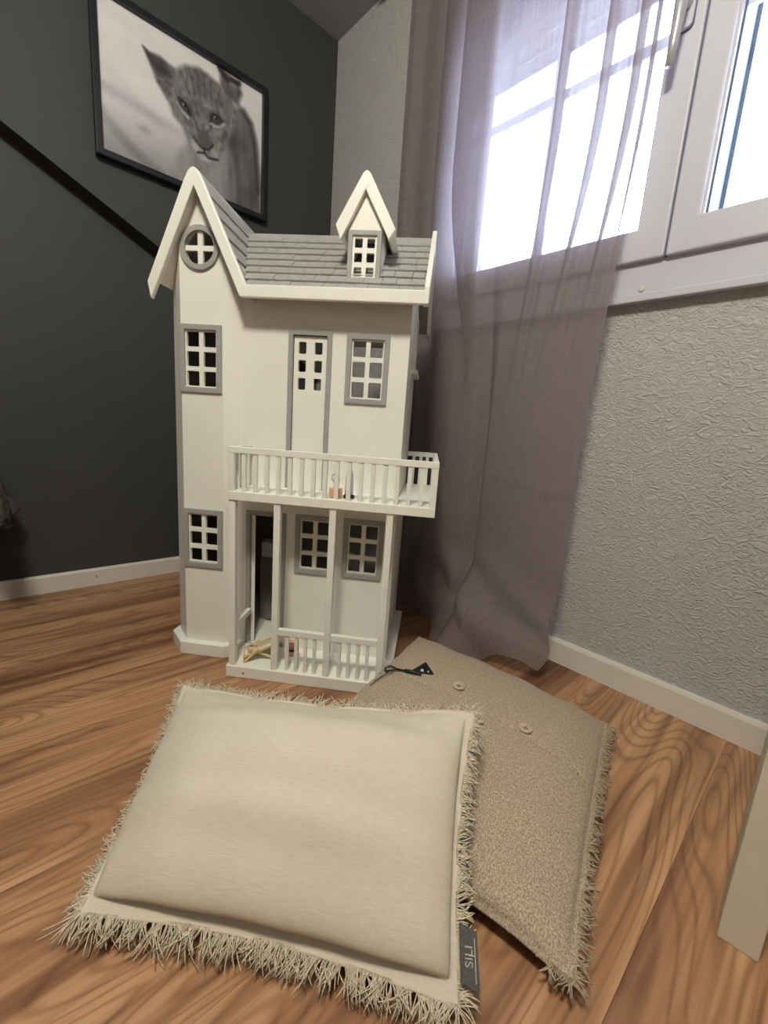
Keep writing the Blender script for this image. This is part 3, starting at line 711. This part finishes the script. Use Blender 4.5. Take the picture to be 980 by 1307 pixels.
# ---------------------------------------------------------------- curtain
def catmull(P, n):
    P = [Vector(p) for p in P]; out = []
    for i in range(len(P)-1):
        a, b, c, d = P[max(i-1, 0)], P[i], P[i+1], P[min(i+2, len(P)-1)]
        for k in range(n):
            t = k/n
            out.append(.5*((2*b)+(c-a)*t+(2*a-5*b+4*c-d)*t*t+(3*b-a-3*c+d)*t**3))
    out.append(P[-1]); return out
def zf(y, x, w=.012, d=.018):       # a pinched pleat that doubles the cloth over itself
    return [(y+.014, x), (y-w, x-.004), (y+w*.4, x-d), (y-w*1.1, x-d-.006), (y-.026, x-.006)]
top = [(-.50, -.045), (-.535, -.060), (-.575, -.045), (-.625, -.050), (-.665, -.045), (-.700, -.050), (-.715, -.056), (-.690, -.066), (-.676, -.074), (-.700, -.082), (-.745, -.084), (-.79, -.082)]
top += [(-.830, -.080), (-.868, -.078), (-.850, -.084), (-.800, -.087), (-.762, -.092), (-.800, -.097), (-.850, -.097), (-.880, -.092), (-.91, -.088), (-.94, -.094), (-.97, -.090), (-1.00, -.078)]+zf(-1.050, -.075, .011)+[(-1.10, -.090)]+zf(-1.148, -.078, .010)+[(-1.19, -.085)]+zf(-1.210, -.078, .008)+[(-1.241, -.084), (-1.235, -.090), (-1.243, -.086)]
bot = [(-.58, -.050), (-.60, -.075), (-.63, -.045), (-.66, -.060), (-.69, -.045), (-.72, -.050), (-.745, -.056), (-.752, -.064), (-.750, -.074), (-.765, -.084), (-.79, -.088), (-.83, -.092)]
k_rest = len(top)-len(bot)
for i in range(k_rest):
    f = i/(k_rest-1); yb = -.850-(1.222-.850)*f
    bot.append((yb, -.090+.030*math.exp(-((yb+.945)/.016)**2)-.022*math.sin(max(0, (-.955-yb)/.275)*math.pi)**1))
NS = 9
ct = catmull([(a, b, 0) for a, b in top], NS); cb = catmull([(a, b, 0) for a, b in bot], NS)
NC, NR = len(ct), 150
CT = 1.935
V, UV = [], []
for r in range(NR+1):
    f = r/NR; f = f**1.35 if True else f        # denser rows near the floor
    z = .012+(CT-.012)*f
    w = min(1, max(0, (z-.55)/.75)); w = w*w*(3-2*w)
    for c in range(NC):
        s = c/(NC-1)
        p = cb[c].lerp(ct[c], w); yy, xx, zz = p.x, p.y, z
        # horizontal packing creases
        for zc, a in ((.705, .003), (.47, .0035), (.98, .002)):
            q = (z-zc-.012*math.sin(s*7+zc*9))/.006; xx -= a*math.exp(-q*q)
        # pooled hem
        if z < .30:
            t = 1-z/.30
            xx -= t*t*(.025+.120*math.exp(-((s-.56)/.27)**2)+.020*math.sin(s*13+1.2))
            xx -= .026*t*math.sin(z*42+s*15)*(1 if s < .62 else .5)
            yy += .012*t*math.sin(z*30+s*9)
            zz += .012*t*t*(math.sin(s*23)+.4*math.sin(s*41))*(.4 if s < .7 else 1)
            if s > .70:
                zz += .030*t**3*max(0, math.sin((s-.70)*6))
        zz = max(zz, .0035+.002*math.sin(c*1.7)**2)
        xx = min(xx, -.016 if z < .08 else (-.006 if z < .86 else -.028))
        # pushed back where the balcony corner touches it
        V.append((xx, yy, zz)); UV.append((s*1.6, z))
F = [(r*NC+c, r*NC+c+1, (r+1)*NC+c+1, (r+1)*NC+c) for r in range(NR) for c in range(NC-1)]
cur = tag(empty('curtain', (-.08, -.9, 0)), 'sheer mauve grey curtain hanging to the floor beside the dollhouse', 'curtain')
co = obj('cloth', ([(a+.08, b+.9, c) for a, b, c in V], F), M['sheer'], cur, smooth=True)
uvl = co.data.uv_layers.new(name='UVMap')
for lp in co.data.loops: uvl.data[lp.index].uv = UV[lp.vertex_index]
cr = tag(obj('curtain_rail', join(box(-.115, -.055, -2.1, -.40, 1.950, 1.9795)), M['rail'], bevel=.004), 'white curtain rail on the ceiling above the window', 'rail')
for k in range(10):
    obj('hook', box(-.012, .012, -.004, .004, 1.930, 1.952), M['rail'], cur).location = (0, .9-.52-k*.078, 0)

# ---------------------------------------------------------------- cushions
def cushion_surface(P, border, H, sag, seed, slack=0.0):
    """returns function (u, v, side) -> point ; P = corners BL, BR, TR, TL"""
    BL, BR, TR, TL = [Vector(p) for p in P]; nrm = ((BR-BL).cross(TL-BL)).normalized()
    eu = (BR-BL).normalized(); ev = (TL-BL).normalized(); RIM = .20*H[0]
    rng = random.Random(seed); ph = [rng.uniform(0, 6.28) for _ in range(8)]
    def base(u, v):
        p = (BL*(1-u)+BR*u)*(1-v)+(TL*(1-u)+TR*u)*v
        cu, cv = math.sin(math.pi*u), math.sin(math.pi*v)
        p += (BR-BL)*(.5-u)*2*0 + (BR-BL).normalized()*sag[0]*cv*(1-2*u)*abs(1-2*u) + (TL-BL).normalized()*sag[1]*cu*(1-2*v)*abs(1-2*v)
        return p
    def f(u, v, side):
        EXP = 2.2 if side == 0 else 3.4
        a = min(1, max(0, (u-border[0])/(1-border[0]-border[1]))); b = min(1, max(0, (v-border[2])/(1-border[2]-border[3])))
        g = (max(0, 1-abs(2*a-1)**EXP)**.55)*(max(0, 1-abs(2*b-1)**EXP)**(.55 if b < .5 or side else .55+.5*slack*min(1, (b-.5)*3)))
        wr = .0014*math.sin(9*a+3*b+ph[0])*math.sin(5*b+ph[1])+.0006*math.sin(17*a-6*b+ph[2])+.0005*math.sin(23*b+8*a+ph[3])
        edge = .0016*math.sin(26*u+ph[4])+.0014*math.sin(31*v+ph[5])
        h = H[side]*g+wr*min(1, g*3)
        p = base(u, v)
        if side == 0:
            sh = lambda d: RIM*(d/.035)*math.exp(1-d/.035)
            ga, gb = max(0, 1-abs(2*a-1)**2.5)**.4, max(0, 1-abs(2*b-1)**2.5)**.4
            p = p+eu*((sh(1-a)-sh(a))*gb*.6)+ev*((sh(1-b)*(1-slack)-sh(b)*.85)*ga)
        return p+nrm*((h+.0014) if side == 0 else -(h+.0014)) + nrm*edge
    return f, base, nrm
def build_cushion(name, P, border, H, sag, seed, m, fm, floorf, N=96, slack=0.0):
    f, base, nrm = cushion_surface(P, border, H, sag, seed, slack)
    V, UV = [], []
    for side in (0, 1):
        for j in range(N+1):
            for i in range(N+1):
                p = f(i/N, j/N, side)
                if side == 1: p.z = max(p.z, floorf(p.x, p.y))
                p.z = max(p.z, .0015 if side else .004)
                V.append(p); UV.append((i/N, j/N))
    n1 = (N+1)**2; F = []
    idx = lambda i, j: j*(N+1)+i
    for j in range(N):
        for i in range(N):
            q = (idx(i, j), idx(i+1, j), idx(i+1, j+1), idx(i, j+1)); F.append(q); F.append(tuple(k+n1 for k in q[::-1]))
    ring = [(i, 0) for i in range(N)]+[(N, j) for j in range(N)]+[(N-i, N) for i in range(N)]+[(0, N-j) for j in range(N)]
    for k in range(len(ring)):
        a, b = idx(*ring[k]), idx(*ring[(k+1) % len(ring)]); F.append((b, a, a+n1, b+n1))
    root = empty(name, ((P[0][0]+P[2][0])/2, (P[0][1]+P[2][1])/2, 0))
    off = root.location
    o = obj('cover', ([Vector(v)-off for v in V], F), m, root, smooth=True)
    uv = o.data.uv_layers.new(name='UVMap')
    for lp in o.data.loops: uv.data[lp.index].uv = UV[lp.vertex_index]
    return root, f, base, nrm
def fringe(root, base, nrm, edges, m, ln, count, seed, floorf, rad=.0009):
    rng = random.Random(seed); V, F = [], []
    off = root.location
    for (a, b, n, ls) in edges:
        a, b = Vector((*a, 0)), Vector((*b, 0))
        clump = 0
        for k in range(n):
            if clump <= 0:
                clump = rng.randint(3, 9); lean = rng.gauss(0, .42); lift = rng.uniform(-.10, .30); cl = rng.uniform(.7, 1.15)
            clump -= 1
            t = min(.999, max(.001, (k+rng.uniform(-.6, .6))/n)); q = a.lerp(b, t); c = Vector((.5, .5, 0)); e = (b-a).normalized()
            p = base(q.x, q.y)
            e3 = (base(min(1, max(0, q.x+e.x*.01)), min(1, max(0, q.y+e.y*.01)))-p)
            e3 = e3.normalized() if e3.length > 1e-7 else (base(b.x, b.y)-base(a.x, a.y)).normalized()
            o_ = e3.cross(nrm).normalized()
            if (p+o_*.01-base(.5, .5)).length < (p-o_*.01-base(.5, .5)).length: o_ = -o_
            L = ln*ls*cl*rng.uniform(.75, 1.2)
            d = (o_+e3*(lean+rng.gauss(0, .30))+nrm*(lift+rng.gauss(0, .16))).normalized()
            curl = (e3*rng.gauss(0, .8)+nrm*rng.gauss(0, .5)-Z*.60)
            pts = []
            for s in range(6):
                w = s/5; x = p-o_*.003+d*L*w+curl*L*w*w*.45
                x.z = max(x.z, floorf(x.x, x.y)+.0012+rng.uniform(0, .0015)*w); pts.append(x-off)
            v, fc = tube(pts, [rad*1.15, rad, rad, rad, rad*.95, rad*.6], 4)
            n0 = len(V); V += v; F += [tuple(i+n0 for i in q_) for q_ in fc]
    o = obj('fringe', (V, F), m, root, smooth=True); o['kind'] = 'stuff'
    return o
flat = lambda x, y: 0.0015
# rear cushion: corners left(under front cushion), bottom, right, top
PB = [(-.775, -1.115, .052), (-.680, -1.548, .026), (-.226, -1.416, .042), (-.325, -.992, .078)]
c2, f2, b2, n2 = build_cushion('button_cushion', PB, (.012, .020, .012, .012), (.050, .040), (.004, .004), 5, M['linen2'], M['fringe2'], flat)
tag(c2, 'taupe tweed cushion with two buttons and black tag lying against the dollhouse', 'cushion')
# sampled top of the rear cushion, for the front cushion to lie on
gs = {}
for j in range(61):
    for i in range(61):
        p = f2(i/60, j/60, 0); k = (round(p.x/.012), round(p.y/.012)); gs[k] = max(gs.get(k, 0), p.z)
def support(x, y):
    k = (round(x/.012), round(y/.012)); return max(gs.get((k[0]+a, k[1]+b), 0.0) for a in (-1, 0, 1) for b in (-1, 0, 1))+.002
fringe(c2, b2, n2, [((1, 0), (1, 1), 330, 1.0), ((0, 0), (1, 0), 20, .3), ((.93, 0), (1, 0), 26, .8)], M['fringe2'], .017, 0, 3, flat, .0009)
# front cushion
PA = [(-1.054, -1.150, .024), (-.786, -1.482, .024), (-.582, -1.333, .178), (-.866, -.930, .120)]
c1, f1, b1, n1_ = build_cushion('fringed_cushion', PA, (.018, .026, .060, .018), (.084, .060), (.012, .014), 11, M['linen1'], M['fringe1'], support, 120, 1.0)
tag(c1, 'plump beige linen cushion with fringed edges lying in the foreground', 'cushion')
fringe(c1, b1, n1_, [((0, 0), (1, 0), 560, 1.25), ((1, 0), (1, 1), 420, 1.05), ((0, 1), (1, 1), 520, .95), ((0, 0), (0, 1), 400, .9)], M['fringe1'], .0195, 0, 9, support, .0007)
# raised flap with buttons on the rear cushion, u across, v towards the dollhouse
def on2(u, v, h=0): return f2(u, v, 0)+n2*h
def uv_of(target, f, g0=(.5, .5)):
    best = min(((i/120, j/120) for i in range(121) for j in range(121)), key=lambda q: (f(q[0], q[1], 0)-Vector(target)).length); return best
FLV = .555      # flap edge, parallel to the side that faces the window
NF = 60; V = []
RW = ((FLV, .0003), (FLV+.003, .0030), (FLV+.030, .0030), (FLV+.12, .0024), (FLV+.22, .0014), (FLV+.30, .0003))
for j in range(NF+1):
    for v_, h in RW:
        V.append(on2(.03+.94*j/NF, v_+.004*math.sin(j*.35), h)-c2.location)
F = [(j*6+s, (j+1)*6+s, (j+1)*6+s+1, j*6+s+1) for j in range(NF) for s in range(5)]
fl = obj('button_flap', (V, F), M['linen2'], c2, smooth=True)
uvl = fl.data.uv_layers.new(name='UVMap')
for lp in fl.data.loops:
    i = lp.vertex_index; uvl.data[lp.index].uv = (.03+.94*(i//6)/NF, RW[i % 6][0])
def button(u, v):
    p = on2(u, v, .0034)-c2.location; q = n2.to_track_quat('Z', 'Y').to_matrix().to_4x4()
    mt = Matrix.Translation(p) @ q
    b = obj('button', xf(lathe([(.0090, 0), (.0112, .0010), (.0116, .0028), (.0104, .0044), (.0084, .0044), (.0066, .0026), (.001, .0024)], 24), mt), M['button'], c2, smooth=True)
    for a in range(4):
        t = R(45+90*a)
        obj('hole', xf(lathe([(.0013, .0022), (.0013, .0029)], 8), mt @ Matrix.Translation((.0026*math.cos(t), .0026*math.sin(t), 0))), M['hole'], b)
for bu, bv in ((.405, .618), (.709, .588)): button(bu, bv)
# hang tag with ribbon, lying over the flap
A = on2(.172, .592, .0048); B = on2(.197, .700, .0050); C_ = on2(.276, .630, .0050)
V = [A, B, C_]; V = [p-c2.location for p in V]; V += [p-n2*.0008 for p in V]
ht_ = obj('hang_tag', (V, [(0, 2, 1), (3, 4, 5), (0, 1, 4, 3), (1, 2, 5, 4), (2, 0, 3, 5)]), M['black'], c2)
for s, f_, sz in (('R', .50, .0125), ('c', .76, .0115)):
    me = text_mesh(s, sz); me.materials.append(M['ink'])
    o = obj('lettering', me, parent=ht_)
    e = (C_-A).normalized(); q = Matrix((e, n2.cross(e), n2)).transposed().to_4x4()
    o.matrix_local = Matrix.Translation(A.lerp(C_, f_)+n2.cross(e)*.0062-c2.location+n2*.0006) @ q
rib = [on2(.215, .600, .006), on2(.18, .586, .007), on2(.150, .577, .008), on2(.110, .580, .007), on2(.075, .592, .008), on2(.058, .575, .008), on2(.072, .556, .007), on2(.108, .566, .0075), on2(.150, .577, .008)]
obj('ribbon', tube([p-c2.location for p in catmull(rib, 5)], .0016, 6), M['black'], ht_, smooth=True)
obj('knot', tube([p-c2.location for p in catmull([on2(.145, .583, .006), on2(.165, .578, .009), on2(.20, .588, .008), on2(.23, .594, .006)], 4)], [.002]*3+[.0034]*7+[.002]*3, 8), M['black'], ht_, smooth=True)
for dv in (0, -.03):
    obj('ribbon_tail', tube([p-c2.location for p in catmull([on2(.108, .566, .007), on2(.090, .535+dv*.5, .006), on2(.075, .500+dv, .004), on2(.066, .470+dv, .003)], 4)], .0007, 6), M['label'], ht_, smooth=True)
# woven label on the front cushion
p = b1(1.0, .135); e = (b1(1, .03)-b1(1, .25)).normalized(); o_ = e.cross(n1_).normalized(); o_ = o_ if o_.dot(b1(1, .5)-b1(.5, .5)) > 0 else -o_
o_ = (o_*.95-Z*.12+e*.25).normalized(); nn = o_.cross(e).normalized(); nn = nn if nn.z > 0 else -nn
q = [p-o_*.002-e*.022, p-o_*.002+e*.022, p+o_*.018+e*.022, p+o_*.018-e*.022]
q = [v+nn*.011 for v in q]
lb = obj('woven_label', ([v-c1.location for v in q]+[v-c1.location-nn*.0008 for v in q], [(0, 1, 2, 3), (7, 6, 5, 4), (0, 4, 5, 1), (1, 5, 6, 2), (2, 6, 7, 3), (3, 7, 4, 0)]), M['label'], c1)
me = text_mesh('SILI', .0115); me.materials.append(M['labelink'])
t = obj('lettering', me, parent=lb); ex = -e; ey = nn.cross(ex)
t.matrix_local = Matrix.Translation((q[0]+q[2])/2-c1.location+nn*.0006) @ Matrix((ex, ey, nn)).transposed().to_4x4()
li = [v-c1.location+nn*.0005 for v in (q[2]-o_*.0035-e*.005, q[3]-o_*.0035+e*.006)]
obj('woven_line', bar(li[0], li[1], .0009, .0003), M['labelink'], lb)

# ---------------------------------------------------------------- furniture at the frame's edges
dk = tag(empty('desk', (-.476, -1.637, 0), R(5)), 'cream wooden furniture leg standing on the floor at the right edge', 'desk')
def D(name, d, **k): return obj(name, xf(d, Matrix.Translation((.476, 1.635, 0))), M['furn'], dk, **k)
for x0, y0 in ((-.476, -1.6745), (-.125, -1.80), (-.476, -2.34), (-.125, -2.34)): D('leg', box(x0, x0+.050, y0, y0+.0395, 0, .60), bevel=.0015)
D('desk_top', box(-.485, -.070, -2.35, -1.645, .60, .622), bevel=.002)
bed = tag(empty('bed', (-2.0, -.5, 0)), 'low dark bed standing beside the charcoal wall at the left edge', 'bed')
def Bd(name, d, m, **k): return obj(name, xf(d, Matrix.Translation((2.0, .5, 0))), m, bed, **k)
for x in (-3.0, -1.4):
    for yy in (-.90, -.10): Bd('leg', box(x, x+.05, yy, yy+.05, 0, .20), M['mattress'])
Bd('frame', box(-3.1, -1.16, -.98, -.03, .20, .28), M['mattress'], bevel=.01)
Bd('mattress', box(-3.1, -1.16, -.98, -.03, .281, .40), M['mattress'], bevel=.03)
# fleece throw over the bed corner
N1, N2 = 26, 40
V = []
for layer in (0, 1):
    for j in range(N2+1):
        t = j/N2                     # from the bed top over the end and down
        for i in range(N1+1):
            s = i/N1; yy = -.34+.29*s
            if t < .5: x = -1.55+t/.5*.42; z = .425
            elif t < .66:
                a = (t-.5)/.16*math.pi/2; x = -1.13+.055*math.sin(a); z = .370+.055*math.cos(a)
            else: x = -1.075; z = .370-(t-.66)/.34*.080
            k = max(0, t-.5)*2
            x += k*(.022*math.sin(s*17)+.014*math.sin(s*31+t*9)+.030*s*s); z += .006*math.sin(s*23+t*14)+.004*math.sin(s*41)-.012*k*s
            if layer: x -= .012*min(1, max(0, (t-.45)*6)); z -= .010*(1-min(1, max(0, (t-.45)*5)))
            V.append((x+2.0, yy+.5, z))
w = N1+1; nn_ = w*(N2+1)
F = [(j*w+i, j*w+i+1, (j+1)*w+i+1, (j+1)*w+i) for j in range(N2) for i in range(N1)]
F = [f[::-1] for f in F]+[tuple(k+nn_ for k in f) for f in F]
rg = [(i, 0) for i in range(N1)]+[(N1, j) for j in range(N2)]+[(N1-i, N2) for i in range(N1)]+[(0, N2-j) for j in range(N2)]
for k in range(len(rg)):
    a = rg[k][1]*w+rg[k][0]; b_ = rg[(k+1) % len(rg)]; b_ = b_[1]*w+b_[0]; F.append((a, b_, b_+nn_, a+nn_))
th = tag(obj('fleece_throw', ([(a-2.0+2.0-0, b, c) for a, b, c in V], F), M['throw'], smooth=True), 'grey fleece throw hanging over the bed corner at the left edge', 'blanket')
th.location = (-2.0, -.5, 0)
